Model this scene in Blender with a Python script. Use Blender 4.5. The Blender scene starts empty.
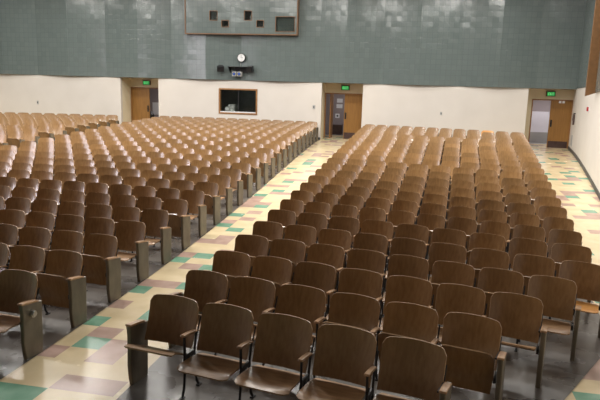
import bpy, bmesh, math, random
from mathutils import Vector, Matrix
random.seed(7)
C = bpy.context.scene.collection
scene = bpy.context.scene

# ---------------------------------------------------------------- camera, world, exposure
YAW, PITCH, ROLL = (math.radians(a) for a in (-10.3533, 10.5178, 1.6782))
CAM = Vector((3.359, 0.0, 2.88))
F = Vector((math.sin(YAW)*math.cos(PITCH), math.cos(YAW)*math.cos(PITCH), -math.sin(PITCH)))
RT = Vector((math.cos(YAW), -math.sin(YAW), 0.0)); UP = RT.cross(F)
R2 = RT*math.cos(ROLL) + UP*math.sin(ROLL); U2 = -RT*math.sin(ROLL) + UP*math.cos(ROLL)
cd = bpy.data.cameras.new('camera'); cam = bpy.data.objects.new('camera', cd); C.objects.link(cam)
m = Matrix((R2, U2, -F)).transposed().to_4x4(); m.translation = CAM; cam.matrix_world = m
cd.sensor_width = 36.0; cd.lens = 595.0/600*36; cd.clip_end = 200
scene.camera = cam
w = bpy.data.worlds.new('world'); scene.world = w; w.use_nodes = True
w.node_tree.nodes['Background'].inputs[0].default_value = (0.9, 0.93, 1.0, 1)
w.node_tree.nodes['Background'].inputs[1].default_value = 0.01
vs = scene.view_settings
vs.view_transform = 'Standard'; vs.look = 'None'; vs.gamma = 1.0; vs.use_curve_mapping = False
vs.exposure = -0.25
CEIL = 8.2
LAMP_ROWS = [(13.0, 290), (16.8, 260), (20.4, 215), (23.9, 85)]
LAMP_COLS = [-16.0, -12.2, -8.4, -4.5, -0.6, 3.2, 6.4]
lamp_specs = [(x + (0.4 if j % 2 else 0), y, p) for j, (y, p) in enumerate(LAMP_ROWS) for x in LAMP_COLS]
def area(name, loc, size, size_y, power, color=(1, 0.965, 0.915), rot=(0, 0, 0), shape='RECTANGLE'):
    ld = bpy.data.lights.new(name, 'AREA'); ld.shape = shape; ld.size = size
    ld.size_y = size_y; ld.energy = power; ld.color = color
    o = bpy.data.objects.new(name, ld); C.objects.link(o); o.location = loc; o.rotation_euler = rot
    return o
for x, y, p in lamp_specs:
    area('ceiling_lamp_light', (x, y, CEIL - 0.16), 1.1, 0.55, p)

# tall side-wall lights added out of view as windows, to streak the far backs
WIN_Y = [6.6, 8.0, 9.4, 10.8]
WIN_P = 225
ADDED_WINDOWS = [(y, 4.9, 4.6, 0.5, WIN_P) for y in WIN_Y]
for y, zc, h, wd, p in ADDED_WINDOWS:
    area('window_daylight', (-18.95 + 0.1678*(27.8 - y) + 0.12, y, zc), h, wd, p, (0.95, 0.88, 0.98), rot=(0, -math.pi/2, -math.atan(0.1678)))

# ---------------------------------------------------------------- geometry of the hall (metres; z = 0 is the floor in front)
XC, KAP, PT, Y1, YCR = -4.5117, 0.0153, 0.9066, 5.3991, 5.3598
YW, YD, Z0 = 26.77, 27.80, 2.88
def zs(s):
    t = min(max(s, 4.0), 27.3) - 6.0
    return Z0 - 2.8649 - 0.0204*t + 0.0057*t*t - ZC*t**3
ZC = 0.000155
def zxy(x, y): return zs(y + KAP*(x - XC)**2)
ZW = zs(27.3)                                  # floor level at the doors
def wall_right_x(y): return 10.153 - 0.1678*(YD - y)
def wall_left_x(y): return 2*XC - wall_right_x(y)

# ---------------------------------------------------------------- materials
def mat(name, rgb=(0.8, 0.8, 0.8), rough=0.5, metal=0.0, spec=0.5, emit=None, es=0.0, coat=0.0):
    m = bpy.data.materials.new(name); m.use_nodes = True
    b = m.node_tree.nodes['Principled BSDF']
    b.inputs['Base Color'].default_value = (*rgb, 1); b.inputs['Roughness'].default_value = rough
    b.inputs['Metallic'].default_value = metal; b.inputs['Specular IOR Level'].default_value = spec
    b.inputs['Coat Weight'].default_value = coat; b.inputs['Coat Roughness'].default_value = 0.15
    if emit: b.inputs['Emission Color'].default_value = (*emit, 1); b.inputs['Emission Strength'].default_value = es
    return m
def N(m, t, **kw):
    n = m.node_tree.nodes.new(t)
    for k, v in kw.items():
        if k in n.inputs: n.inputs[k].default_value = v
        else: setattr(n, k, v)
    return n
def L(m, a, ao, b, bi): m.node_tree.links.new(a.outputs[ao], b.inputs[bi])
def noisy(m, c1, c2, scale=(1, 1, 1), nscale=4.0, detail=5, bump=0.0, rrange=None, vary=0.0, coords='Object'):
    """two-tone procedural variation of base colour (and roughness, bump)"""
    b = m.node_tree.nodes['Principled BSDF']
    tc = N(m, 'ShaderNodeTexCoord'); mp = N(m, 'ShaderNodeMapping'); mp.inputs['Scale'].default_value = scale
    nz = N(m, 'ShaderNodeTexNoise'); nz.inputs['Scale'].default_value = nscale; nz.inputs['Detail'].default_value = detail
    cr = N(m, 'ShaderNodeValToRGB'); cr.color_ramp.elements[0].color = (*c1, 1); cr.color_ramp.elements[1].color = (*c2, 1)
    cr.color_ramp.elements[0].position = 0.3; cr.color_ramp.elements[1].position = 0.7
    L(m, tc, coords, mp, 'Vector'); L(m, nz, 'Fac', cr, 'Fac')
    if vary:
        oi = N(m, 'ShaderNodeObjectInfo'); ad = N(m, 'ShaderNodeVectorMath', operation='ADD')
        sc = N(m, 'ShaderNodeVectorMath', operation='SCALE'); cb = N(m, 'ShaderNodeCombineXYZ')
        for i in range(3): L(m, oi, 'Random', cb, i)
        L(m, cb, 0, sc, 0); sc.inputs['Scale'].default_value = 37.0
        L(m, mp, 0, ad, 0); L(m, sc, 0, ad, 1); L(m, ad, 0, nz, 'Vector')
        hs = N(m, 'ShaderNodeHueSaturation'); mr = N(m, 'ShaderNodeMapRange')
        mr.inputs['To Min'].default_value = 1 - vary; mr.inputs['To Max'].default_value = 1 + vary
        L(m, oi, 'Random', mr, 'Value'); L(m, mr, 0, hs, 'Value'); L(m, cr, 0, hs, 'Color'); L(m, hs, 0, b, 'Base Color')
    else:
        L(m, mp, 0, nz, 'Vector'); L(m, cr, 0, b, 'Base Color')
    if rrange:
        r = N(m, 'ShaderNodeMapRange'); r.inputs['To Min'].default_value, r.inputs['To Max'].default_value = rrange
        L(m, nz, 'Fac', r, 'Value'); L(m, r, 0, b, 'Roughness')
    if bump:
        bp = N(m, 'ShaderNodeBump'); bp.inputs['Strength'].default_value = bump; bp.inputs['Distance'].default_value = 0.01
        L(m, nz, 'Fac', bp, 'Height'); L(m, bp, 0, b, 'Normal')
    return m
M = {}
M['wood'] = noisy(mat('varnished_walnut', rough=0.38, coat=1.0), (0.245, 0.133, 0.050), (0.335, 0.195, 0.080), (14, 14, 1.6), 2.2, rrange=(0.26, 0.40), vary=0.16)
M['wood_edge'] = noisy(mat('worn_plywood_edge', rough=0.4), (0.34, 0.2, 0.10), (0.46, 0.29, 0.16), (4, 4, 4), 6)
M['seat_wood'] = noisy(mat('worn_seat_wood', rough=0.4, coat=0.12), (0.25, 0.135, 0.06), (0.42, 0.25, 0.125), (2, 9, 2), 3, rrange=(0.36, 0.52), vary=0.18)
M['orange_wood'] = noisy(mat('orange_seat_wood', rough=0.3, coat=0.4), (0.6, 0.27, 0.07), (0.75, 0.38, 0.12), (2, 9, 2), 3)
M['arm_wood'] = noisy(mat('armrest_wood', rough=0.35, coat=0.3), (0.36, 0.2, 0.1), (0.58, 0.36, 0.2), (9, 2, 9), 3, vary=0.15)
M['iron'] = noisy(mat('dark_enamel', rough=0.45, metal=0.3), (0.012, 0.012, 0.014), (0.03, 0.028, 0.028), (1, 1, 1), 12)
M['panel'] = noisy(mat('end_panel_enamel', rough=0.4, metal=0.15), (0.125, 0.106, 0.078), (0.19, 0.165, 0.125), (1, 1, 0.5), 9, bump=0.15, vary=0.1)
M['chrome'] = mat('brushed_metal', (0.5, 0.5, 0.5), 0.3, 0.9)
M['white_paint'] = noisy(mat('cream_wall_paint', rough=0.6), (0.615, 0.57, 0.515), (0.655, 0.61, 0.555), (1, 1, 1), 1.2)
M['tan_paint'] = noisy(mat('recess_paint', rough=0.6), (0.68, 0.60, 0.43), (0.74, 0.66, 0.49), (1, 1, 1), 1.5)
M['oak'] = noisy(mat('door_oak', rough=0.4), (0.235, 0.112, 0.026), (0.30, 0.148, 0.036), (6, 6, 0.6), 3)
M['oak_dark'] = noisy(mat('trim_oak', rough=0.4), (0.22, 0.10, 0.03), (0.32, 0.16, 0.055), (3, 3, 3), 3)
M['kick'] = noisy(mat('kick_plate', rough=0.45, metal=0.4), (0.06, 0.035, 0.03), (0.09, 0.055, 0.05), (1, 1, 1), 8)
M['lilac'] = noisy(mat('corridor_paint', rough=0.6), (0.30, 0.255, 0.27), (0.35, 0.30, 0.315), (1, 1, 1), 2)
M['lilac_light'] = noisy(mat('corridor_light_paint', rough=0.5), (0.66, 0.64, 0.72), (0.72, 0.7, 0.78), (1, 1, 1), 2)
M['grey_band'] = noisy(mat('corridor_grey', rough=0.5), (0.30, 0.29, 0.29), (0.36, 0.35, 0.35), (1, 1, 1), 2)
M['rubber'] = noisy(mat('black_baseboard', rough=0.5), (0.03, 0.03, 0.032), (0.06, 0.058, 0.06), (1, 1, 1), 4)
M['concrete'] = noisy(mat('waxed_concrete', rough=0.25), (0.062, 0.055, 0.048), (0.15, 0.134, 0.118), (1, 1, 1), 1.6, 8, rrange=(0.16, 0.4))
M['cream'] = noisy(mat('cream_floor_tile', rough=0.2), (0.61, 0.49, 0.295), (0.70, 0.575, 0.365), (1, 1, 1), 3, rrange=(0.16, 0.32))
M['green'] = noisy(mat('green_floor_tile', rough=0.2), (0.13, 0.29, 0.19), (0.20, 0.37, 0.26), (1, 1, 1), 5, rrange=(0.16, 0.32))
M['mauve'] = noisy(mat('mauve_floor_tile', rough=0.2), (0.38, 0.255, 0.20), (0.48, 0.33, 0.27), (1, 1, 1), 5, rrange=(0.16, 0.32))
M['ceiling'] = noisy(mat('ceiling_paint', rough=0.8), (0.28, 0.27, 0.25), (0.32, 0.31, 0.29), (1, 1, 1), 2)
M['stage'] = noisy(mat('stage_boards', rough=0.4), (0.12, 0.07, 0.04), (0.18, 0.11, 0.06), (8, 0.6, 1), 3)
M['curtain'] = noisy(mat('dark_stage_curtain', rough=0.9), (0.03, 0.02, 0.02), (0.05, 0.03, 0.03), (6, 1, 0.3), 3)
M['black'] = noisy(mat('black_plastic', rough=0.4), (0.012, 0.012, 0.013), (0.025, 0.025, 0.028), (1, 1, 1), 9)
M['grey'] = noisy(mat('grey_plastic', rough=0.5), (0.35, 0.35, 0.34), (0.42, 0.42, 0.41), (1, 1, 1), 6)
M['lightgrey'] = noisy(mat('pale_plastic', rough=0.5), (0.62, 0.62, 0.62), (0.7, 0.7, 0.7), (1, 1, 1), 6)
M['paper'] = noisy(mat('white_paper', rough=0.7), (0.78, 0.79, 0.84), (0.84, 0.85, 0.9), (1, 1, 1), 6)
M['red'] = noisy(mat('red_enamel', rough=0.4), (0.28, 0.012, 0.02), (0.36, 0.018, 0.028), (1, 1, 1), 6)
M['blue'] = mat('blue_lens', (0.05, 0.12, 0.5), 0.1, coat=1.0)
M['exit'] = mat('exit_glow', (0.03, 0.5, 0.12), 0.5, emit=(0.04, 0.42, 0.10), es=0.4)
M['exit_text'] = mat('exit_lettering', (0.3, 0.9, 0.4), 0.5, emit=(0.20, 0.8, 0.34), es=0.5)
M['lamp'] = mat('lamp_diffuser', (0.9, 0.9, 0.9), 0.5, emit=(1.0, 0.93, 0.82), es=6.0)
g = mat('dark_glass', (0.9, 0.95, 0.93), 0.03); g.node_tree.nodes['Principled BSDF'].inputs['Transmission Weight'].default_value = 1.0
g.node_tree.nodes['Principled BSDF'].inputs['IOR'].default_value = 1.3
M['glass'] = g
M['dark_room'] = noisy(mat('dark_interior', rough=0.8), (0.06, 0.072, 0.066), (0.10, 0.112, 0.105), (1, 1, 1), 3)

def tile_wall_mat():
    """glossy grey-green ceramic tile, 20 cm, small tone change from tile to tile"""
    m = mat('grey_green_glazed_tile', (0.1, 0.12, 0.11), 0.25, spec=0.6)
    b = m.node_tree.nodes['Principled BSDF']
    uv = N(m, 'ShaderNodeTexCoord')
    br = N(m, 'ShaderNodeTexBrick'); br.offset = 0.0; br.squash = 1.0
    br.inputs['Scale'].default_value = 1.0; br.inputs['Brick Width'].default_value = 0.22; br.inputs['Row Height'].default_value = 0.22
    br.inputs['Mortar Size'].default_value = 0.008; br.inputs['Mortar Smooth'].default_value = 0.2; br.inputs['Bias'].default_value = 0.0
    br.inputs['Color1'].default_value = (0.118, 0.145, 0.139, 1); br.inputs['Color2'].default_value = (0.130, 0.158, 0.152, 1)
    br.inputs['Mortar'].default_value = (0.096, 0.118, 0.113, 1)
    L(m, uv, 'UV', br, 'Vector'); L(m, br, 'Color', b, 'Base Color')
    nz = N(m, 'ShaderNodeTexNoise'); nz.inputs['Scale'].default_value = 0.9
    L(m, uv, 'UV', nz, 'Vector')
    mr = N(m, 'ShaderNodeMapRange'); mr.inputs['To Min'].default_value = 0.13; mr.inputs['To Max'].default_value = 0.2
    L(m, nz, 'Fac', mr, 'Value'); L(m, mr, 0, b, 'Roughness')
    bp = N(m, 'ShaderNodeBump'); bp.inputs['Strength'].default_value = 0.35; bp.inputs['Distance'].default_value = 0.004; bp.invert = True
    L(m, br, 'Fac', bp, 'Height')
    # every tile is set at a slightly different angle
    dv = N(m, 'ShaderNodeVectorMath', operation='SCALE'); dv.inputs['Scale'].default_value = 1/0.22
    fl = N(m, 'ShaderNodeVectorMath', operation='FLOOR'); wn = N(m, 'ShaderNodeTexWhiteNoise'); wn.noise_dimensions = '3D'
    L(m, uv, 'UV', dv, 0); L(m, dv, 0, fl, 0); L(m, fl, 0, wn, 'Vector')
    sb = N(m, 'ShaderNodeVectorMath', operation='SUBTRACT'); sb.inputs[1].default_value = (0.5, 0.5, 0.5); L(m, wn, 'Color', sb, 0)
    sc = N(m, 'ShaderNodeVectorMath', operation='SCALE'); sc.inputs['Scale'].default_value = 0.035; L(m, sb, 0, sc, 0)
    ad = N(m, 'ShaderNodeVectorMath', operation='ADD'); L(m, bp, 0, ad, 0); L(m, sc, 0, ad, 1)
    nn = N(m, 'ShaderNodeVectorMath', operation='NORMALIZE'); L(m, ad, 0, nn, 0); L(m, nn, 0, b, 'Normal')
    return m
M['tile'] = tile_wall_mat()

# ---------------------------------------------------------------- helpers
def obj(name, bm, mats, parent=None, loc=None, smooth=False):
    me = bpy.data.meshes.new(name); bm.normal_update(); bm.to_mesh(me); bm.free()
    for x in (mats if isinstance(mats, (list, tuple)) else [mats]): me.materials.append(M[x])
    if smooth: me.shade_smooth()
    o = bpy.data.objects.new(name, me); C.objects.link(o)
    if parent: o.parent = parent
    if loc: o.location = loc
    return o
def tag(o, label, cat, group=None, kind=None):
    o['label'] = label; o['category'] = cat
    if group: o['group'] = group
    if kind: o['kind'] = kind
    return o
def struct(name, bm, mats, **k):
    o = obj(name, bm, mats, **k); o['kind'] = 'structure'; return o
def thing(name, label, cat, loc=(0, 0, 0), rz=0, group=None):
    o = bpy.data.objects.new(name, None); C.objects.link(o); o.location = loc; o.rotation_euler = (0, 0, rz)
    o.empty_display_size = 0.1
    return tag(o, label, cat, group)
def box(bm, x0, x1, y0, y1, z0, z1, mi=0, bev=0.0):
    vs_ = [bm.verts.new(p) for p in ((x0, y0, z0), (x1, y0, z0), (x1, y1, z0), (x0, y1, z0), (x0, y0, z1), (x1, y0, z1), (x1, y1, z1), (x0, y1, z1))]
    fs = [bm.faces.new([vs_[i] for i in f]) for f in ((0, 3, 2, 1), (4, 5, 6, 7), (0, 1, 5, 4), (1, 2, 6, 5), (2, 3, 7, 6), (3, 0, 4, 7))]
    for f in fs: f.material_index = mi
    if bev:
        es = list({e for f in fs for e in f.edges})
        r = bmesh.ops.bevel(bm, geom=es, offset=bev, segments=2, affect='EDGES', profile=0.5)
        for f in r['faces']: f.material_index = mi
    return bm
def prism(bm, pts, axis, a, b, mi=0, bev=0.0, seg=2):
    """polygon pts (2-D) extruded along axis 'x','y' or 'z' from a to b"""
    def P(u, v, t): return {'x': (t, u, v), 'y': (u, t, v), 'z': (u, v, t)}[axis]
    lo = [bm.verts.new(P(u, v, a)) for u, v in pts]; hi = [bm.verts.new(P(u, v, b)) for u, v in pts]
    fs = [bm.faces.new(lo[::-1]), bm.faces.new(hi)]
    n = len(pts)
    for i in range(n): fs.append(bm.faces.new((lo[i], lo[(i+1) % n], hi[(i+1) % n], hi[i])))
    for f in fs: f.material_index = mi
    bmesh.ops.recalc_face_normals(bm, faces=fs)
    if bev:
        es = list(fs[0].edges) + list(fs[1].edges)
        r = bmesh.ops.bevel(bm, geom=es, offset=bev, segments=seg, affect='EDGES', profile=0.5)
        for f in r['faces']: f.material_index = mi
    return bm
def tube(bm, path, r, n=8, sx=1.0, sy=1.0, mi=0):
    """round or flattened bar along a path; sx scales across x"""
    rings = []
    path = [Vector(p) for p in path]
    for i, p in enumerate(path):
        t = (path[min(i+1, len(path)-1)] - path[max(i-1, 0)]).normalized()
        a = Vector((1, 0, 0)) if abs(t.x) < 0.9 else Vector((0, 1, 0))
        v = t.cross(a).normalized(); u = v.cross(t).normalized()
        rings.append([bm.verts.new(p + u*math.cos(k*2*math.pi/n)*r*sx + v*math.sin(k*2*math.pi/n)*r*sy) for k in range(n)])
    fs = []
    for i in range(len(rings)-1):
        for k in range(n): fs.append(bm.faces.new((rings[i][k], rings[i][(k+1) % n], rings[i+1][(k+1) % n], rings[i+1][k])))
    fs.append(bm.faces.new(rings[0][::-1])); fs.append(bm.faces.new(rings[-1]))
    for f in fs: f.material_index = mi
    bmesh.ops.recalc_face_normals(bm, faces=fs)
    return bm
def sheet(bm, fn, nu, nv, th, mi=0, mrim=1):
    """curved plywood sheet: fn(u,v) with u,v in [-1,1]/[0,1], thickness th, rim in material mrim"""
    P = [[Vector(fn(-1 + 2*i/nu, j/nv)) for i in range(nu+1)] for j in range(nv+1)]
    A, B = [], []
    for j in range(nv+1):
        ra, rb = [], []
        for i in range(nu+1):
            du = P[j][min(i+1, nu)] - P[j][max(i-1, 0)]; dv = P[min(j+1, nv)][i] - P[max(j-1, 0)][i]
            n = du.cross(dv).normalized()
            ra.append(bm.verts.new(P[j][i] + n*th/2)); rb.append(bm.verts.new(P[j][i] - n*th/2))
        A.append(ra); B.append(rb)
    for j in range(nv):
        for i in range(nu):
            f = bm.faces.new((A[j][i], A[j][i+1], A[j+1][i+1], A[j+1][i])); f.material_index = mi; f.smooth = True
            f = bm.faces.new((B[j][i], B[j+1][i], B[j+1][i+1], B[j][i+1])); f.material_index = mi; f.smooth = True
    ring = [(0, i) for i in range(nu)] + [(j, nu) for j in range(nv)] + [(nv, i) for i in range(nu, 0, -1)] + [(j, 0) for j in range(nv, 0, -1)]
    for k in range(len(ring)):
        a, b = ring[k], ring[(k+1) % len(ring)]
        f = bm.faces.new([bm.verts.new(v.co) for v in (A[a[0]][a[1]], B[a[0]][a[1]], B[b[0]][b[1]], A[b[0]][b[1]])]); f.material_index = mrim
    return bm
def new(): return bmesh.new()
def cyl(bm, c, r, h, axis='y', n=24, mi=0, r2=None):
    r2 = r if r2 is None else r2
    def P(k, rr, t):
        a = 2*math.pi*k/n; u, v = rr*math.cos(a), rr*math.sin(a)
        return {'y': (c[0]+u, c[1]+t, c[2]+v), 'x': (c[0]+t, c[1]+u, c[2]+v), 'z': (c[0]+u, c[1]+v, c[2]+t)}[axis]
    lo = [bm.verts.new(P(k, r, 0)) for k in range(n)]; hi = [bm.verts.new(P(k, r2, h)) for k in range(n)]
    fs = [bm.faces.new(lo[::-1]), bm.faces.new(hi)] + [bm.faces.new((lo[k], lo[(k+1) % n], hi[(k+1) % n], hi[k])) for k in range(n)]
    for f in fs: f.material_index = mi
    bmesh.ops.recalc_face_normals(bm, faces=fs)
    return bm

# ---------------------------------------------------------------- floor
GREEN = {(0, 6), (-2, 5), (0, 2), (-3, 20), (-3, 27), (-2, 1), (-2, 10), (-2, 18), (-2, 21), (-2, 28), (-1, -1), (-1, 11), (-1, 17), (-1, 24), (-1, 30), (-1, 34), (15, -1), (16, -1), (22, 28), (22, 33), (22, 41), (22, 44), (23, 39), (24, 36), (25, 46), (25, 52), (25, 55)}
MAUVE = {(-1, 6), (-2, 6), (-2, 3), (0, 8), (-2, -2), (-2, 11), (-2, 14), (-2, 19), (-2, 24), (-2, 32), (-1, 0), (-1, 9), (-1, 14), (-1, 15), (-1, 20), (-1, 22), (-1, 25), (-1, 32), (0, -4), (0, -2), (0, -1), (0, 12), (0, 29), (1, -4), (15, 1), (16, 1), (16, 2), (16, 3), (22, 26), (23, 30), (23, 35), (22, 35), (23, 41), (24, 49), (1, 18), (2, 24), (16, 4)}
def tile_kind(i, j):
    if (i, j) in GREEN: return 1
    if (i, j) in MAUVE: return 2
    near = (-4 <= i <= 3 and j < 34) or (i >= 13 and j < 6)
    if near and j < 24: return 1 if random.random() < 0.01 else 0
    r = random.random()
    return 1 if r < 0.07 else 2 if r < 0.24 else 0
TX, TY = 0.33, 0.3075
bm = new(); vv = {}
i0, i1, j0, j1 = -64, 32, -13, 78
def gv(i, j):
    if (i, j) not in vv:
        x, y = 0.14 + i*TX, 5.915 + j*TY
        vv[i, j] = bm.verts.new((x, y, zxy(x, y)))
    return vv[i, j]
for i in range(i0, i1):
    for j in range(j0, j1):
        x = 0.14 + (i+0.5)*TX; y = 5.915 + (j+0.5)*TY
        if x > wall_right_x(y) + 0.35 or x < wall_left_x(y) - 0.35: continue
        f = bm.faces.new((gv(i, j), gv(i+1, j), gv(i+1, j+1), gv(i, j+1)))
        k = tile_kind(i, j)
        if j < -4 and y < 4.75 - 0.42*(x + 0.41): k = 1
        f.material_index = k; f.smooth = True
floor = struct('floor', bm, ['cream', 'green', 'mauve'])

# seat blocks: left and right edges as functions of the row coordinate s
def solve(e, s):
    x = e(6.0)
    for _ in range(5): x = e(s - KAP*(x - XC)**2)
    return x
def xl_c(s): return solve(lambda y: 0.838 + 0.0195*(y - 6), s)
def xr_c(s):
    k = (s - YCR)/PT
    return 3.75 + 0.53*max(k, 0) if k < 1 else 4.28 + 0.51*(k - 1) if k <= 4 else 5.80 + 0.095*(k - 4)
def xr_b(s): return solve(lambda y: -0.434 - 0.0150*(y - 6), s)
def xl_b(s): return 2*XC - xr_b(s)
def xr_a(s): return 2*XC - (0.865 + 0.0301*(s - 7)) + 0.62
def xl_a(s): return 2*XC - xr_c(s)
def slab(name, xl, xr, s0, s1, front=None):
    bm = new(); n = 14; rows = []
    ns = int((s1 - s0)/0.3)
    for q in range(ns+1):
        s = s0 + (s1 - s0)*q/ns; a, b = xl(s), xr(s); r = []
        for i in range(n+1):
            x = a + (b - a)*i/n; y = s - KAP*(x - XC)**2
            r.append(bm.verts.new((x, y, zs(s) + 0.006)))
        rows.append(r)
    for q in range(ns):
        for i in range(n):
            f = bm.faces.new((rows[q][i], rows[q][i+1], rows[q+1][i+1], rows[q+1][i])); f.smooth = True
    return struct(name, bm, 'concrete')
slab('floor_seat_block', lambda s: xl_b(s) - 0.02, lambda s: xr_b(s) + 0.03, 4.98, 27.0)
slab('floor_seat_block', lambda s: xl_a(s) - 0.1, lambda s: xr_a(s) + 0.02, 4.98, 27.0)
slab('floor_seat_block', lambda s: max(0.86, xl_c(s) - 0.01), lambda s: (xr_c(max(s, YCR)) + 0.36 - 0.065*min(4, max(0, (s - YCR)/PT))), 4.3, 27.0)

# ---------------------------------------------------------------- walls
LDX, MDX, RDX = (-10.38, -8.46), (-0.69, 1.15), (8.10, 10.153)
ZT = 3.21                                     # top of the cream wall
BOX_ = (-5.49, -3.65, 1.67, 2.84)             # booth window
bm = new()
def wseg(x0, x1, z0, z1): box(bm, x0, x1, YW, YW + 0.18, z0, z1)
xL = -20.0
wseg(xL, LDX[0], ZW - 0.3, ZT); wseg(LDX[1], BOX_[0], ZW - 0.3, ZT); wseg(BOX_[0], BOX_[1], ZW - 0.3, BOX_[2]); wseg(BOX_[0], BOX_[1], BOX_[3], ZT)
wseg(BOX_[1], MDX[0], ZW - 0.3, ZT); wseg(MDX[1], RDX[0], ZW - 0.3, ZT)
struct('wall_back', bm, 'white_paint')
# glazed tile wall above, a folded screen of tall panels
EDGES = [-19.9, -18.2, -16.45, -14.67, -12.96, -11.07, -9.39, -7.78, -6.07, -4.43, -2.70, -0.82, 0.34, 1.93, 3.48, 5.20, 6.80, 8.33, 10.6]
bm = new(); uvl = bm.loops.layers.uv.new('uv'); u = 0.0
DEP = [0.15, 0.0]
for k in range(len(EDGES)-1):
    xa, xb = EDGES[k], EDGES[k+1]
    ya, yb = YW - 0.02 - DEP[k % 2], YW - 0.02 - DEP[(k+1) % 2]
    wd = math.hypot(xb - xa, yb - ya)
    f = bm.faces.new([bm.verts.new(p) for p in ((xa, ya, ZT), (xb, yb, ZT), (xb, yb, CEIL), (xa, ya, CEIL))])
    for lp, c in zip(f.loops, ((u, 0), (u + wd, 0), (u + wd, CEIL - ZT), (u, CEIL - ZT))): lp[uvl].uv = c
    u += wd
    f = bm.faces.new([bm.verts.new(p) for p in ((xa, YW + 0.2, ZT), (xb, YW + 0.2, ZT), (xb, yb, ZT), (xa, ya, ZT))])
o = struct('wall_back_tiled', bm, 'tile')
bm = new(); box(bm, xL, 10.5, YW + 0.18, YW + 1.35, ZT + 0.002, ZT + 0.2); struct('trim_1', bm, 'oak_dark')
# side walls
def side_wall(name, fx, sgn):
    bm = new(); uvl = bm.loops.layers.uv.new('uv')
    ys = [YD + 0.1, 22.0, 16.0, 10.0, 4.0, -4.0]
    for a, b in zip(ys, ys[1:]):
        for z0, z1, mi, off in ((-0.3, 3.25, 0, 0.0), (3.25, CEIL, 1, -0.02)):
            f = bm.faces.new([bm.verts.new((fx(y) + sgn*off, y, z)) for y, z in ((a, z0), (b, z0), (b, z1), (a, z1))])
            f.material_index = mi
            for lp, c in zip(f.loops, ((-a, z0), (-b, z0), (-b, z1), (-a, z1))): lp[uvl].uv = c
    struct(name, bm, ['white_paint', 'tile'])
M['fin'] = noisy(mat('dark_oak_fin', rough=0.4), (0.12, 0.058, 0.02), (0.17, 0.082, 0.03), (3, 3, 3), 3)
side_wall('wall_right', wall_right_x, 1); side_wall('wall_left', wall_left_x, -1)
# stage-facing oak fin on the side wall and the lower edge of the cladding in front of it
bm = new(); xw = wall_right_x(19.5)
fin = [(8.43, Z0 + 0.05), (xw, Z0 + 0.17), (xw, CEIL), (8.43, CEIL)]
prism(bm, fin, 'y', 19.42, 19.5)
struct('trim_2', bm, 'fin')
bm = new(); uvl = bm.loops.layers.uv.new('uv')
for (ya, za), (yb, zb) in zip([(19.42, 0.17), (15.0, 0.36)], [(15.0, 0.36), (4.0, 0.6)]):
    f = bm.faces.new([bm.verts.new((wall_right_x(y) - 0.06, y, z)) for y, z in ((ya, Z0 + za), (yb, Z0 + zb), (yb, CEIL), (ya, CEIL))])
    for lp in f.loops: lp[uvl].uv = (-lp.vert.co.y, lp.vert.co.z)
    f = bm.faces.new([bm.verts.new(p) for p in ((wall_right_x(ya) - 0.06, ya, Z0 + za), (wall_right_x(ya), ya, Z0 + za), (wall_right_x(yb), yb, Z0 + zb), (wall_right_x(yb) - 0.06, yb, Z0 + zb))])
struct('wall_right_cladding', bm, 'tile')
# frames and glowing panes for the added, unseen side windows
M['sky'] = mat('bright_window_pane', (0.8, 0.8, 0.85), 0.3, emit=(0.92, 0.92, 1.0), es=1.5)
for n, (y, zc, h, wd, p) in enumerate(ADDED_WINDOWS):
    bm = new(); hy, hz, t = wd/2 + 0.06, h/2 + 0.06, 0.06
    box(bm, 0, 0.12, -hy, -hy + t, -hz, hz); box(bm, 0, 0.12, hy - t, hy, -hz, hz); box(bm, 0, 0.12, -hy + t, hy - t, -hz, -hz + t); box(bm, 0, 0.12, -hy + t, hy - t, hz - t, hz)
    wf = struct('window_%d' % (n + 7), bm, 'oak_dark', loc=(wall_left_x(y) + 0.03, y, zc)); wf.rotation_euler = (0, 0, math.atan(0.1678))
    bm = new(); box(bm, 0.0, 0.02, -hy + t, hy - t, -hz + t, hz - t); obj('glass_pane', bm, 'sky', wf)
# baseboards
def base_run(name, pts, zf_, h=0.11, t=0.02, side=1):
    bm = new()
    for (xa, ya), (xb, yb) in zip(pts, pts[1:]):
        n = max(1, int(math.hypot(xb-xa, yb-ya)/0.6)); d = Vector((xb-xa, yb-ya, 0)).normalized(); nn = Vector((d.y, -d.x, 0))*t*side
        for q in range(n):
            p = [Vector((xa+(xb-xa)*k/n, ya+(yb-ya)*k/n, 0)) for k in (q, q+1)]
            lo = [Vector((a.x, a.y, zf_(a.x, a.y) - 0.02)) for a in p]; hi = [v + Vector((0, 0, h + 0.02)) for v in lo]
            for fs in ((lo[0]+nn, lo[1]+nn, hi[1]+nn, hi[0]+nn), (hi[0]+nn, hi[1]+nn, hi[1], hi[0])):
                bm.faces.new([bm.verts.new(v) for v in fs])
            if q == n-1: bm.faces.new([bm.verts.new(v) for v in (lo[1], lo[1]+nn, hi[1]+nn, hi[1])])
            if q == 0: bm.faces.new([bm.verts.new(v) for v in (lo[0], lo[0]+nn, hi[0]+nn, hi[0])])
    struct(name, bm, 'rubber')
base_run('baseboard_right', [(wall_right_x(YD), YD), (wall_right_x(4.0), 4.0)], zxy, h=0.13)
base_run('baseboard_left', [(wall_left_x(4.0), 4.0), (wall_left_x(YW), YW)], zxy)
base_run('baseboard_back', [(-19.0, YW), (LDX[0], YW)], zxy)
base_run('baseboard_back', [(LDX[1], YW), (MDX[0], YW)], zxy)
base_run('baseboard_back', [(MDX[1], YW), (RDX[0], YW)], zxy)
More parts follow.
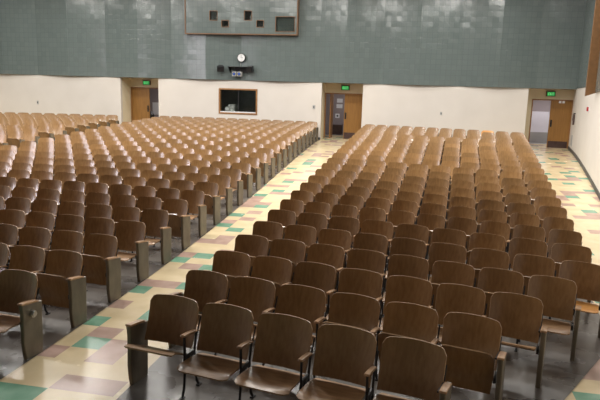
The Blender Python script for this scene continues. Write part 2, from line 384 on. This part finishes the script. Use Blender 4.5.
# ceiling, front wall, stage
bm = new(); box(bm, -20.5, 11.0, -4.0, YD + 0.5, CEIL, CEIL + 0.2); struct('ceiling', bm, 'ceiling')
bm = new(); box(bm, -15.0, 6.0, -4.2, -4.0, -0.3, CEIL); struct('wall_front', bm, 'curtain')
bm = new(); box(bm, -11.5, 4.98, -4.0, 1.9, -0.2, 1.28); struct('floor_stage', bm, 'stage')

# ---------------------------------------------------------------- door recesses
DH = 2.77
def recess(n, x0, x1, right_is_wall=False):
    bm = new()
    box(bm, x0 - 0.15, x0, YW + 0.18, YD + 0.1, ZW - 0.2, ZT)                       # reveals
    if not right_is_wall: box(bm, x1, x1 + 0.15, YW + 0.18, YD + 0.1, ZW - 0.2, ZT)
    box(bm, x0, x1 + (0.1 if right_is_wall else 0), YD, YD + 0.1, DH, ZT)          # head above the doors
    o = struct('wall_recess', bm, 'tan_paint')
recess(1, *LDX); recess(2, *MDX); recess(3, RDX[0], RDX[1], True)
bm = new(); box(bm, RDX[0], 8.46, YD, YD + 0.1, ZW - 0.2, DH); struct('wall_recess', bm, 'tan_paint')
def frame(n, x0, x1, t=0.05):
    bm = new()
    for a, b, c, d in ((x0, x0+t, ZW-0.05, DH), (x1-t, x1, ZW-0.05, DH)): box(bm, a, b, YD - 0.02, YD + 0.1, c, d)
    box(bm, x0+t, x1-t, YD - 0.02, YD + 0.1, DH - t, DH)
    struct('trim_%d' % n, bm, 'oak_dark')
frame(3, -10.36, -8.47); frame(4, -0.68, 1.14); frame(5, 8.46, 10.16)
def leaf(n, x0, x1, handle_x, window=False, ajar=None, kick=True):
    bm = new(); box(bm, x0, x1, YD + 0.02, YD + 0.065, ZW + 0.01, DH - 0.05, bev=0.003)
    d = struct('door_%d' % n, bm, 'oak')
    if kick:
        bm = new(); box(bm, x0 + 0.03, x1 - 0.03, YD + 0.010, YD + 0.02, ZW + 0.02, ZW + 0.30); obj('kick_plate', bm, 'kick', d)
    bm = new(); box(bm, handle_x - 0.035, handle_x + 0.035, YD + 0.008, YD + 0.02, ZW + 0.92, ZW + 1.22)
    tube(bm, [(handle_x, YD + 0.01, ZW + 1.0), (handle_x, YD - 0.04, ZW + 1.02), (handle_x, YD - 0.04, ZW + 1.14), (handle_x, YD + 0.01, ZW + 1.16)], 0.012)
    obj('door_handle', bm, 'iron', d)
    return d
leaf(1, -10.31, -9.40, -9.48, kick=False)
leaf(2, 0.24, 1.09, 0.31)
d3 = leaf(3, 9.26, 10.12, 9.34)
bm = new(); box(bm, 9.58, 9.68, YD + 0.012, YD + 0.02, DH - 0.15, DH - 0.05); box(bm, 9.72, 9.82, YD + 0.012, YD + 0.02, DH - 0.15, DH - 0.05)
tag(obj('door_notice', bm, 'paper'), 'small pair of white stickers at the top of the rightmost oak door', 'sticker')
# middle doorway: second leaf standing open into the corridor
bm = new(); box(bm, -0.45, -0.40, YD + 0.12, YD + 0.95, ZW + 0.01, DH - 0.05, bev=0.003); struct('door_4', bm, 'oak_dark')
# corridor behind the three doorways
bm = new(); box(bm, -13, 12.6, 30.6, 30.7, 0.3, 3.3); struct('wall_corridor', bm, 'lilac')
bm = new(); box(bm, -13, 12.6, YD + 0.02, 30.6, 3.1, 3.3); struct('ceiling_corridor', bm, 'lilac_light')
bm = new(); box(bm, -13, 12.6, YD + 0.1, 30.6, 0.4, ZW - 0.001); struct('floor_corridor', bm, 'grey_band')
bm = new(); box(bm, 8.2, 11.4, 30.45, 30.6, ZW, ZW + 0.52); struct('wall_corridor_dado', bm, 'grey_band')
bm = new(); box(bm, 8.2, 11.4, 30.5, 30.6, ZW + 0.52, ZW + 1.5); struct('wall_corridor_band', bm, 'lilac_light')
for x, p in ((-9.0, 26), (0.0, 20), (9.6, 44)): area('corridor_light', (x, 29.2, 3.05), 1.0, 0.4, p, (1.0, 0.95, 0.93))
# notices and things in the corridor
def sheet_of_paper(x0, x1, z0, z1, label, y=30.585):
    bm = new(); box(bm, x0, x1, y, y + 0.012, z0, z1)
    return tag(obj('paper_notice', bm, 'paper'), label, 'notice')
sheet_of_paper(-10.5, -10.15, 1.31, 1.97, 'pale blue notice board sheet seen through the far doorway beside the oak door')
sheet_of_paper(-0.46, -0.17, 2.28, 2.48, 'upper white notice on the corridor wall in the middle doorway')
sheet_of_paper(-0.48, -0.17, 2.0, 2.2, 'second white notice on the corridor wall, under the upper one')
nt = sheet_of_paper(-0.52, -0.30, 1.50, 1.72, 'lowest white notice with a dark round mark in the middle doorway')
bm = new(); cyl(bm, (-0.41, 30.575, 1.61), 0.05, 0.008); obj('round_mark', bm, 'black', nt)
bm = new(); box(bm, -0.66, -0.12, 30.2, 30.58, ZW, ZW + 0.08, bev=0.01); box(bm, -0.66, -0.12, 30.2, 30.58, ZW + 0.08, ZW + 0.5, bev=0.01); box(bm, -0.62, -0.16, 30.185, 30.2, ZW + 0.12, ZW + 0.46)
tag(obj('wooden_cabinet', bm, 'kick'), 'low dark brown cabinet standing against the corridor wall in the middle doorway', 'cabinet')
bt = thing('waste_bin', 'black bin with a lid standing inside the far doorway', 'bin', (-9.72, 28.6, ZW))
bm = new(); cyl(bm, (0, 0, 0), 0.15, 0.72, 'z', r2=0.19); obj('bin_body', bm, 'black', bt)
bm = new(); cyl(bm, (0, 0, 0.72), 0.2, 0.03, 'z'); cyl(bm, (0, 0, 0.75), 0.19, 0.16, 'z', r2=0.06); obj('lid', bm, 'black', bt)

# exit signs
GLYPH = {'E': [(0, 0, .2, 1), (0, 0, .7, .18), (0, .41, .6, .59), (0, .82, .7, 1)],
         'X': None, 'I': [(.1, 0, .32, 1)], 'T': [(0, .82, .76, 1), (.28, 0, .48, 1)]}
def exit_sign(x, z, label):
    t = thing('exit_sign', label, 'exit sign', (x, YD - 0.0, z), group='green exit signs over the doors')
    bm = new(); box(bm, -0.19, 0.19, -0.09, 0, -0.11, 0.11, bev=0.008); obj('housing', bm, 'kick', t)
    bm = new(); box(bm, -0.16, 0.16, -0.097, -0.09, -0.09, 0.075); obj('lit_face', bm, 'exit', t)
    bm = new(); px = -0.115; H = 0.115
    for ch in 'EXIT':
        if ch == 'X':
            for a, b in (((0, 0), (.7, 1)), ((.7, 0), (0, 1))):
                s = 0.2
                q = [(a[0]-s/2+.1 if a[0] == 0 else a[0]-s/2-.1, a[1]), (a[0]+s/2+.1 if a[0] == 0 else a[0]+s/2-.1, a[1]), (b[0]+s/2-.1 if b[0] > 0 else b[0]+s/2+.1, b[1]), (b[0]-s/2-.1 if b[0] > 0 else b[0]-s/2+.1, b[1])]
                prism(bm, [(px + u*0.075, -0.066 + v*H) for u, v in q], 'y', -0.101, -0.097)
            px += 0.066
        else:
            for (a, b, c, d) in GLYPH[ch]: box(bm, px + a*0.075, px + c*0.075, -0.101, -0.097, -0.066 + b*H, -0.066 + d*H)
            px += 0.066 if ch == 'E' else 0.04 if ch == 'I' else 0.06
    obj('lettering', bm, 'exit_text', t)
exit_sign(-9.50, 2.99, 'green lit exit sign over the far doorway, farthest from the side wall')
exit_sign(0.26, 3.02, 'green lit exit sign over the middle doorway')
exit_sign(9.20, 3.01, 'green lit exit sign over the doorway beside the white side wall')

# ---------------------------------------------------------------- control booth window
bm = new(); t = 0.07
x0, x1, z0, z1 = BOX_
box(bm, x0, x0+t, YW-0.03, YW+0.2, z0, z1, bev=0.004); box(bm, x1-t, x1, YW-0.03, YW+0.2, z0, z1, bev=0.004)
box(bm, x0+t, x1-t, YW-0.03, YW+0.2, z0, z0+t, bev=0.004); box(bm, x0+t, x1-t, YW-0.03, YW+0.2, z1-t, z1, bev=0.004)
win = struct('window_1', bm, 'oak_dark')
bm = new(); box(bm, x0+t, x1-t, YW+0.08, YW+0.09, z0+t, z1-t); obj('glass_pane', bm, 'glass', win)
bm = new(); box(bm, -4.585, -4.555, YW+0.06, YW+0.11, z0+t, z1-t); obj('mullion', bm, 'iron', win)
bm = new(); box(bm, x0+t, x1-t, YW-0.02, YW+0.07, z0+t, z0+t+0.05); obj('window_sill', bm, 'lightgrey', win)
bm = new()
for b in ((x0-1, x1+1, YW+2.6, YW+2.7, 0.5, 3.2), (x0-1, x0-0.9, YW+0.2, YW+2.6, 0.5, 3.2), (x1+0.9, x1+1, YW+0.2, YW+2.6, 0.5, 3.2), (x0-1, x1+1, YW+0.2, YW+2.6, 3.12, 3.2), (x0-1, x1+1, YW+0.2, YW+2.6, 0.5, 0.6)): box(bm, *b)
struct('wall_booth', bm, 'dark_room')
area('booth_lamp', (-4.57, YW + 1.6, 3.05), 0.6, 0.6, 5.0)  # added light, brightens the dark booth behind the glass
mz = z0 + t + 0.03
mx = thing('mixing_desk', 'pale grey equipment case on the sill behind the booth window', 'equipment', (-5.0, YW+0.33, mz))
bm = new(); box(bm, -0.26, 0.22, -0.13, 0.13, 0, 0.22, bev=0.01); box(bm, -0.10, 0.22, -0.10, 0.12, 0.22, 0.34, bev=0.01); obj('case', bm, 'grey', mx)
bm = new(); box(bm, -0.23, -0.06, -0.14, -0.13, 0.05, 0.17); cyl(bm, (0.06, -0.14, 0.11), 0.06, 0.01); obj('front_panel', bm, 'lightgrey', mx)

# ---------------------------------------------------------------- projection room bay with small ports
BY = YW - 0.35
bx0, bx1, bz = -6.94, -1.84, Z0 + 2.37
bm = new(); uvl = bm.loops.layers.uv.new('uv')
ports = [(-5.83, -5.45, 2.92, 3.35), (-5.27, -4.92, 2.63, 2.95), (-4.23, -3.86, 2.93, 3.36), (-3.66, -3.31, 2.64, 2.96), (-2.80, -1.92, 2.46, 3.12)]
xs = sorted({bx0, bx1} | {p[0] for p in ports} | {p[1] for p in ports}); zz = sorted({bz, CEIL} | {Z0+p[2] for p in ports} | {Z0+p[3] for p in ports})
def quad(pts, uvs):
    f = bm.faces.new([bm.verts.new(p) for p in pts])
    for lp, c in zip(f.loops, uvs): lp[uvl].uv = c
for a, b in zip(xs, xs[1:]):
    for c, d in zip(zz, zz[1:]):
        mxx, mzz = (a+b)/2, (c+d)/2 - Z0
        if any(p[0] < mxx < p[1] and p[2] < mzz < p[3] for p in ports): continue
        quad([(a, BY, c), (b, BY, c), (b, BY, d), (a, BY, d)], [(a, c), (b, c), (b, d), (a, d)])
quad([(bx0, YW, bz), (bx0, BY, bz), (bx0, BY, CEIL), (bx0, YW, CEIL)], [(0, bz), (.35, bz), (.35, CEIL), (0, CEIL)])
quad([(bx1, BY, bz), (bx1, YW, bz), (bx1, YW, CEIL), (bx1, BY, CEIL)], [(0, bz), (.35, bz), (.35, CEIL), (0, CEIL)])
struct('wall_projection_bay', bm, 'tile')
bm = new()
box(bm, bx0-0.05, bx0, BY-0.03, YW, bz-0.05, CEIL); box(bm, bx1, bx1+0.05, BY-0.03, YW, bz-0.05, CEIL); box(bm, bx0, bx1, BY-0.03, YW, bz-0.05, bz)
struct('trim_6', bm, 'fin')
for n, (a, b, c, d) in enumerate(ports):
    bm = new(); t = 0.028; c += Z0; d += Z0
    box(bm, a, a+t, BY-0.02, BY+0.06, c, d); box(bm, b-t, b, BY-0.02, BY+0.06, c, d); box(bm, a+t, b-t, BY-0.02, BY+0.06, c, c+t); box(bm, a+t, b-t, BY-0.02, BY+0.06, d-t, d)
    wn = struct('window_%d' % (n+2), bm, 'fin')
    bm = new(); box(bm, a+t, b-t, BY+0.02, BY+0.03, c+t, d-t); obj('glass_pane', bm, 'glass', wn)
    bm = new(); box(bm, a, b, BY+0.30, BY+0.32, c, d)
    box(bm, a, a+0.01, BY+0.06, BY+0.3, c, d); box(bm, b-0.01, b, BY+0.06, BY+0.3, c, d); box(bm, a, b, BY+0.06, BY+0.3, d-0.01, d); box(bm, a, b, BY+0.06, BY+0.3, c, c+0.01)
    obj('dark_lining', bm, 'dark_room', wn)

# ---------------------------------------------------------------- clock and the fittings under it
ck = thing('wall_clock', 'round white-faced wall clock with a dark rim on the green tiled wall', 'clock', (-4.38, YW - 0.14, Z0 + 1.33))
bm = new(); cyl(bm, (0, -0.05, 0), 0.19, 0.10, n=40); obj('rim', bm, 'iron', ck)
bm = new(); cyl(bm, (0, -0.06, 0), 0.165, 0.012, n=40); obj('dial', bm, 'lightgrey', ck)
bm = new()
box(bm, -0.006, 0.006, -0.068, -0.062, -0.02, 0.12); box(bm, -0.02, 0.09, -0.068, -0.062, -0.006, 0.006)
obj('hand', bm, 'iron', ck)
def speaker(x, z, rz, label):
    t = thing('wall_speaker', label, 'speaker', (x, YW - 0.40, z), rz)
    bm = new(); prism(bm, [(-0.16, 0.0), (-0.09, 0.22), (0.09, 0.24), (0.15, 0.02)], 'z', -0.13, 0.13, bev=0.012)
    bmesh.ops.transform(bm, matrix=Matrix.Rotation(math.radians(18), 4, 'X'), verts=bm.verts); obj('cabinet', bm, 'black', t)
    bm = new(); box(bm, -0.13, 0.13, -0.012, 0.0, -0.11, 0.11); bmesh.ops.transform(bm, matrix=Matrix.Rotation(math.radians(18), 4, 'X'), verts=bm.verts); obj('grille', bm, 'iron', t)
    bm = new(); tube(bm, [(0, 0.2, 0), (0, 0.36, 0.0)], 0.02); obj('bracket', bm, 'iron', t)
speaker(-5.28, Z0 + 0.80, 0.35, 'black wedge speaker under the clock, on the side away from the camera shelf')
speaker(-3.95, Z0 + 0.80, -0.35, 'black wedge speaker under the clock, nearer the middle doorway')
sh = thing('wall_shelf', 'dark metal shelf fixed under the clock above the booth window', 'shelf', (-4.45, YW, Z0 + 0.93))
bm = new(); box(bm, -0.52, 0.40, -0.45, -0.02, -0.015, 0.0); box(bm, -0.52, 0.40, -0.045, -0.02, -0.28, -0.015); obj('shelf_board', bm, 'iron', sh)
bm = new()
prism(bm, [(-0.42, -0.015), (-0.05, -0.015), (-0.05, -0.3)], 'x', -0.48, -0.46); obj('bracket', bm, 'iron', sh)
bm = new(); prism(bm, [(-0.42, -0.015), (-0.05, -0.015), (-0.05, -0.3)], 'x', 0.34, 0.36); obj('bracket', bm, 'iron', sh)
bm = new(); tube(bm, [(0.0, -0.05, 0.0), (0.0, -0.05, 0.2)], 0.008); obj('rod', bm, 'grey', sh)
for dx, lb in ((-0.17, 'pale camera with a blue-black lens under the shelf, farther from the clock'), (0.07, 'pale camera with a blue-black lens hung straight below the clock')):
    pj = thing('wall_camera', lb, 'camera', (-4.50 + dx, YW - 0.3, Z0 + 0.60), group='two cameras under the clock')
    bm = new(); box(bm, -0.10, 0.10, -0.02, 0.24, -0.10, 0.11, bev=0.015); obj('body', bm, 'grey', pj)
    bm = new(); cyl(bm, (0, -0.05, 0.01), 0.07, 0.035, n=20); obj('lens', bm, 'black', pj)
    bm = new(); cyl(bm, (0, -0.055, 0.01), 0.045, 0.008, n=20); obj('lens_glass', bm, 'blue', pj)
    bm = new(); box(bm, -0.02, 0.02, 0.05, 0.1, 0.11, 0.20); obj('hanger', bm, 'iron', pj)
# switches and marks on the cream wall
def plate(x, z, label, name='light_switch', cat='switch', w=0.045, h=0.07, m_='grey', y=YW):
    t = thing(name, label, cat, (x, y, z))
    bm = new(); box(bm, -w, w, -0.012, 0, -h, h, bev=0.004); obj('plate', bm, m_, t)
    bm = new(); box(bm, -w*0.35, w*0.35, -0.025, -0.012, -h*0.4, h*0.4); obj('toggle', bm, 'iron', t)
plate(-1.02, Z0 - 0.76, 'small dark switch on the cream wall beside the middle doorway', w=0.06, h=0.09)
plate(4.58, Z0 - 0.85, 'small grey wall socket above the back row, between middle and side doorways', 'wall_socket', 'socket')
plate(-14.78, Z0 - 1.0, 'small grey wall socket above the farthest seat block', 'wall_socket', 'socket', w=0.05, h=0.09)
# side-wall fittings
ang = math.atan(0.1678)
def side_thing(y, z, name, label, cat):
    t = thing(name, label, cat, (wall_right_x(y), y, z)); t.rotation_euler = (0, 0, -ang); return t   # local y runs along the wall, -x points into the room
t = side_thing(21.14, Z0 - 0.36, 'fire_alarm', 'small red fire alarm on the white side wall', 'fire alarm')
bm = new(); box(bm, -0.02, 0, -0.16, 0.16, -0.10, 0.10, bev=0.004); obj('back_plate', bm, 'lightgrey', t)
bm = new(); box(bm, -0.07, -0.02, -0.10, 0.08, -0.07, 0.07, bev=0.01); obj('alarm_body', bm, 'red', t)
t = side_thing(25.9, Z0 - 0.85, 'fire_extinguisher', 'dark narrow extinguisher hanging on the side wall beside the oak door', 'fire extinguisher')
bm = new(); cyl(bm, (-0.05, 0, -0.24), 0.036, 0.38, 'z', 16); cyl(bm, (-0.05, 0, 0.14), 0.036, 0.05, 'z', 16, r2=0.015); obj('cylinder_body', bm, 'kick', t)
bm = new(); box(bm, -0.08, 0.0, -0.015, 0.015, 0.19, 0.23); tube(bm, [(-0.08, 0, 0.2), (-0.10, 0, 0.1), (-0.09, 0, -0.08)], 0.008); obj('valve', bm, 'iron', t)
t = side_thing(26.3, Z0 - 1.75, 'wall_vent', 'low grey vent grille on the side wall near the door', 'vent')
bm = new(); box(bm, -0.015, 0, -0.28, 0.28, -0.22, 0.22)
for k in range(9): box(bm, -0.022, -0.015, -0.25, 0.25, -0.19 + k*0.043, -0.17 + k*0.043)
obj('grille', bm, 'grey', t)

# ---------------------------------------------------------------- ceiling lamps (above the picture)
for i, (x, y, p) in enumerate(lamp_specs):
    bm = new()
    for b in ((-0.62, 0.62, -0.34, -0.30), (-0.62, 0.62, 0.30, 0.34), (-0.62, -0.58, -0.30, 0.30), (0.58, 0.62, -0.30, 0.30)): box(bm, *b, -0.18, -0.02)
    box(bm, -0.62, 0.62, -0.34, 0.34, -0.02, 0.0)
    l = obj('trim_lamp_housing', bm, 'lightgrey', loc=(x, y, CEIL)); l['kind'] = 'structure'

# ---------------------------------------------------------------- the seats
PW = 0.5286                                    # spacing of the seats
def mesh_of(name, bm, mats, smooth=False):
    me = bpy.data.meshes.new(name); bm.normal_update(); bm.to_mesh(me); bm.free()
    for x in mats: me.materials.append(M[x])
    return me
def back_fn(u, v):
    r = 0.24
    top = 0.832 - 0.012*u*u
    if abs(u) > 1 - r:
        q = (abs(u) - (1 - r))/r; top -= 0.056*(1 - math.sqrt(max(0.0, 1 - q*q)))
    z0 = 0.39 + 0.01*u*u
    z = z0 + (top - z0)*v
    hw = 0.250 - 0.006*(1 - v)
    uu = u*hw
    return (uu, 0.36 + (z - 0.83)*0.13 - 0.36*(0.83 - z)**2 - 0.046*u*u + 0.020*math.sin(v*math.pi*0.5)**2 * 0.4, z)
ZP, YP = 0.345, 0.115                           # seat pivot
def seat_fn(ang):
    ca, sa = math.cos(ang), math.sin(ang)
    def fn(u, v):
        # v 0 = front edge, 1 = rear edge
        y = -0.315 + 0.445*v
        if v < 0.12: y += 0.0
        e = 1 - 0.05*(v > 0.85)
        corner = 0.045*max(0.0, (abs(u) - 0.75)/0.25)**2
        if v < 0.35: y += corner*(1 - v/0.35)
        z = 0.022*(1 - math.exp(-((v)/0.10)**2)) - 0.012 - 0.016*math.cos(u*math.pi/2)*math.sin(min(1, v*1.1)*math.pi)
        if v > 0.8: z -= 0.02*((v - 0.8)/0.2)
        x = u*(0.237 - 0.02*max(0.0, v - 0.6)/0.4)
        yp, zp = (YP, ZP - 0.045) if ang > 1 else (YP, ZP)
        return (x, yp + y*ca + z*sa, zp + 0.02 - y*sa + z*ca)
    return fn
def back_mesh(hi=True):
    bm = new(); sheet(bm, back_fn, 20 if hi else 10, 10 if hi else 4, 0.013); return mesh_of('backrest', bm, ['wood', 'wood_edge'])
def seat_mesh(ang, top='seat_wood', hi=True):
    bm = new(); sheet(bm, seat_fn(ang), 14 if hi else 6, 12 if hi else 5, 0.014)
    # underside shows walnut, upper side the worn wood: the sheet's outer face is the upper one
    me = mesh_of('seat', bm, [top if ang < 0.8 else 'wood', 'wood_edge' if ang < 0.8 else 'wood'])
    return me
def arm_mesh(wd):
    bm = new()
    pts = [(0.0, -0.003), (-0.008, 0.008), (0.0, 0.02), (0.08, 0.024), (0.20, 0.022), (0.236, 0.016), (0.242, 0.0)]
    prism(bm, [(y, 0.598 + z - 0.14*y) for y, z in pts], 'x', -wd, wd, bev=0.006); return mesh_of('armrest', bm, ['arm_wood'])
def front_leg_mesh():
    bm = new(); tube(bm, [(0, 0.03, 0.60), (0, 0.035, 0.42), (0, 0.035, 0.22), (0, 0.02, 0.08), (0, -0.015, 0.0)], 0.011, 8, 1.0, 1.4)
    box(bm, -0.018, 0.018, -0.04, 0.02, -0.02, 0.008, bev=0.003); return mesh_of('leg', bm, ['iron'])
def rear_leg_mesh():
    bm = new(); tube(bm, [(0, 0.245, 0.57), (0, 0.23, 0.48), (0, 0.21, 0.38), (0, 0.22, 0.20), (0, 0.25, 0.06), (0, 0.29, 0.0)], 0.011, 8, 1.0, 1.4)
    box(bm, -0.018, 0.018, 0.26, 0.32, -0.02, 0.008, bev=0.003); return mesh_of('leg', bm, ['iron'])
def bracket_mesh():
    bm = new(); box(bm, -0.008, 0.008, 0.03, 0.22, 0.35, 0.40, bev=0.003); cyl(bm, (-0.012, YP, ZP), 0.028, 0.024, 'x', 14)
    tube(bm, [(0, 0.02, 0.592), (0, 0.25, 0.56)], 0.009, 6); tube(bm, [(0, 0.22, 0.46), (0, 0.33, 0.68)], 0.008, 6, 1.0)
    return mesh_of('bracket', bm, ['iron'])
def panel_mesh():
    bm = new()
    pts = [(-0.004, 0.60), (0.008, 0.50), (0.006, 0.36), (0.0, 0.2), (0.012, 0.08), (0.028, -0.02), (0.270, -0.02), (0.278, 0.10), (0.286, 0.30), (0.288, 0.50), (0.29, 0.56)]
    prism(bm, pts, 'x', -0.024, 0.024, bev=0.012, seg=3)
    return mesh_of('end_panel', bm, ['panel'])
def simple_stand():
    bm = new(); box(bm, -0.008, 0.008, 0.02, 0.045, 0, 0.58); box(bm, -0.008, 0.008, 0.20, 0.225, 0, 0.40); box(bm, -0.008, 0.008, 0.03, 0.33, 0.36, 0.40)
    box(bm, -0.006, 0.006, 0.24, 0.30, 0.40, 0.60)
    return mesh_of('frame', bm, ['iron'])
ME = dict(back=back_mesh(), back_lo=back_mesh(False), down=seat_mesh(0.06), down_o=seat_mesh(0.06, 'orange_wood'), half=seat_mesh(0.42), up=seat_mesh(1.33),
          down_lo=seat_mesh(0.06, hi=False), up_lo=seat_mesh(1.33, hi=False), arm=arm_mesh(0.022), armw=arm_mesh(0.030), fleg=front_leg_mesh(), rleg=rear_leg_mesh(), brk=bracket_mesh(), panel=panel_mesh(), stand=simple_stand())
ME['half_lo'] = ME['down_lo']; ME['down_o_lo'] = ME['down_lo']
ORD = ['', 'first', 'second', 'third', 'fourth', 'fifth', 'sixth', 'seventh', 'eighth', 'ninth', 'tenth', 'eleventh', 'twelfth', 'thirteenth', 'fourteenth', 'fifteenth', 'sixteenth',
       'seventeenth', 'eighteenth', 'nineteenth', 'twentieth', 'twenty-first', 'twenty-second', 'twenty-third', 'twenty-fourth', 'twenty-fifth']
STATE = {('C', 0, 0): 'half', ('C', 0, 1): 'down', ('C', 0, 2): 'down', ('C', 0, 3): 'down', ('C', 0, 4): 'down', ('C', 1, -1): 'up', ('C', 2, -1): 'half', ('C', 3, -1): 'down', ('C', 4, -1): 'down_o',
         ('C', 1, 0): 'down', ('C', 1, 1): 'down', ('C', 1, 2): 'down', ('B', 0, -1): 'down', ('B', 1, -1): 'up', ('B', 2, -1): 'up', ('B', 3, -1): 'down', ('B', 4, -1): 'down', ('B', 0, -2): 'down', ('B', 1, -2): 'down'}
def project(p):
    d = Vector(p) - CAM; z = d.dot(F)
    if z < 0.5: return None
    return 300 + 595*d.dot(R2)/z, 200 - 595*d.dot(U2)/z, z
seats = []                                     # every seat position
for blk, xl, xr, ystart in (('A', xl_a, xr_a, Y1 - 0.5), ('B', xl_b, xr_b, Y1), ('C', xl_c, xr_c, YCR)):
    for k in range(24):
        s = ystart + k*PT; a, b = xl(s), xr(s)
        use = b - a - 0.10; n = max(1, round(use/(0.522 if blk == 'C' and k else 0.545))); pitch = use/n
        for i in range(n):
            x = a + 0.05 + (i + 0.5)*pitch; y = s - KAP*(x - XC)**2; z = zs(s) + 0.006
            q = project((x, y, z + 0.7))
            if q is None: continue
            inview = -18 < q[0] < 618 and q[1] < 425
            near = -90 < q[0] < 690 and q[1] < 500
            if not near: continue
            st = STATE.get((blk, k, i)) or STATE.get((blk, k, i - n)) or ('down' if random.random() < 0.3 else 'up')
            seats.append(dict(blk=blk, k=k, i=i, n=n, x=x, y=y, z=z, th=-math.atan(2*KAP*(x - XC)), sx=pitch/PW, pitch=pitch, st=st, d=q[2], inview=inview))
vis = sorted([q for q in seats if q['inview']], key=lambda q: q['d'])
for q in vis[:300]: q['solo'] = True
far = [q for q in seats if not q.get('solo')]
print('seats', len(seats), 'in view', len(vis), 'solo max dist', vis[min(299, len(vis)-1)]['d'], {b: sum(1 for q in seats if q['blk'] == b) for b in 'ABC'})
SNAME = {'up': 'tipped-up', 'down': 'lowered', 'half': 'half-lowered', 'down_o': 'lowered orange'}
ROWN = {'B': 'middle block', 'C': 'side-wall block', 'A': 'farthest block'}
def inst(name, me, parent, loc=(0, 0, 0), sc=None):
    o = bpy.data.objects.new(name, me); C.objects.link(o); o.parent = parent; o.location = loc
    if sc: o.scale = sc
    return o
for q in sorted([q for q in seats if q.get('solo')], key=lambda q: q['d']):
    blk, k, i, n = q['blk'], q['k'], q['i'], q['n']
    ia = (i if blk == 'C' else n - 1 - i) + 1
    lab = '%s wooden seat, %s from the centre aisle, %s row from the stage, %s' % (SNAME[q['st']], ORD[ia], ORD[k+1], ROWN[blk])
    root = thing('auditorium_seat', lab, 'auditorium seat', (q['x'], q['y'], q['z']), q['th'], 'folding wooden auditorium seats of the ' + ROWN[blk])
    sx = q['sx']; near = q['d'] < 13.5; hi = '' if q['d'] < 16 else '_lo'
    inst('backrest', ME['back' + hi], root, sc=(sx, 1, 1))
    inst('seat', ME[q['st'] + hi], root, sc=(sx, 1, 1))
    hp = q['pitch']/2
    if i < n - 1:
        if near:
            inst('leg', ME['fleg'], root, (hp, 0, 0)); inst('leg', ME['rleg'], root, (hp, 0, 0)); inst('bracket', ME['brk'], root, (hp, 0, 0))
        else: inst('frame', ME['stand'], root, (hp, 0, 0))
        inst('armrest', ME['arm'], root, (hp, 0, 0))
    else:
        inst('end_panel', ME['panel'], root, (hp + 0.025, 0, 0)); inst('armrest', ME['armw'], root, (hp + 0.025, 0, 0))
        if near: inst('bracket', ME['brk'], root, (hp - 0.015, 0, 0))
    if i == 0:
        inst('end_panel', ME['panel'], root, (-hp - 0.025, 0, 0)); inst('armrest', ME['armw'], root, (-hp - 0.025, 0, 0))
    if blk == 'B' and k == 0 and i == n - 1:
        bm = new(); cyl(bm, (0, 0.13, 0.47), 0.038, 0.03, 'x', 20); cyl(bm, (0.03, 0.13, 0.47), 0.028, 0.012, 'x', 20)
        me = mesh_of('aisle_light', bm, ['chrome']); o = inst('aisle_light', me, root, (hp + 0.05, 0, 0)); o['label'] = 'round chrome aisle light'
# the remaining rows, past the 300 that show largest, as one mass
import numpy as np
def me_arrays(me):
    co = np.empty(len(me.vertices)*3); me.vertices.foreach_get('co', co); co = co.reshape(-1, 3)
    fs = [tuple(p.vertices) for p in me.polygons]; mi = [p.material_index for p in me.polygons]
    return co, fs, mi, [p.use_smooth for p in me.polygons]
slots = ['wood', 'wood_edge', 'seat_wood', 'arm_wood', 'iron', 'panel', 'orange_wood']
ARR = {}
for key, mp in dict(back_lo=(0, 1), down_lo=(2, 1), up_lo=(0, 0), arm=(3,), armw=(3,), stand=(4,), panel=(5,)).items():
    co, fs, mi, sm = me_arrays(ME[key]); ARR[key] = (co, fs, [mp[x] for x in mi], sm)
V, FF, MI, SM = [], [], [], []; base = 0
def put(key, q, dx=0.0, sx=1.0, swap=None):
    global base
    co, fs, mi, sm = ARR[key]; SM.extend(sm); c, s_ = math.cos(q['th']), math.sin(q['th'])
    X = co[:, 0]*sx + dx; Y = co[:, 1]; Z = co[:, 2]
    V.append(np.stack([q['x'] + X*c - Y*s_, q['y'] + X*s_ + Y*c, q['z'] + Z], 1))
    FF.extend([tuple(v + base for v in f) for f in fs]); MI.extend(mi if swap is None else [swap.get(x, x) for x in mi]); base += len(co)
for q in far:
    hp = q['pitch']/2; i, n = q['i'], q['n']
    orange = q['blk'] == 'C' and q['k'] == 23 and i == n - 3  # one back lit orange: that light is put into its colour
    put('back_lo', q, sx=q['sx'], swap={0: 6, 1: 6} if orange else None); put('down_lo' if q['st'].startswith('down') else 'up_lo', q, sx=q['sx'])
    if i < n - 1: put('stand', q, hp); put('arm', q, hp)
    else: put('panel', q, hp + 0.025); put('armw', q, hp + 0.025)
    if i == 0: put('panel', q, -hp - 0.025); put('armw', q, -hp - 0.025)
if V:
    me = bpy.data.meshes.new('auditorium_seating'); me.from_pydata(np.concatenate(V).tolist(), [], FF)
    for x in slots: me.materials.append(M[x])
    me.polygons.foreach_set('material_index', MI); me.polygons.foreach_set('use_smooth', SM); me.update()
    o = bpy.data.objects.new('auditorium_seating', me); C.objects.link(o)
    tag(o, 'massed rows of brown wooden folding seats towards the back wall of the hall', 'auditorium seats', kind='stuff')
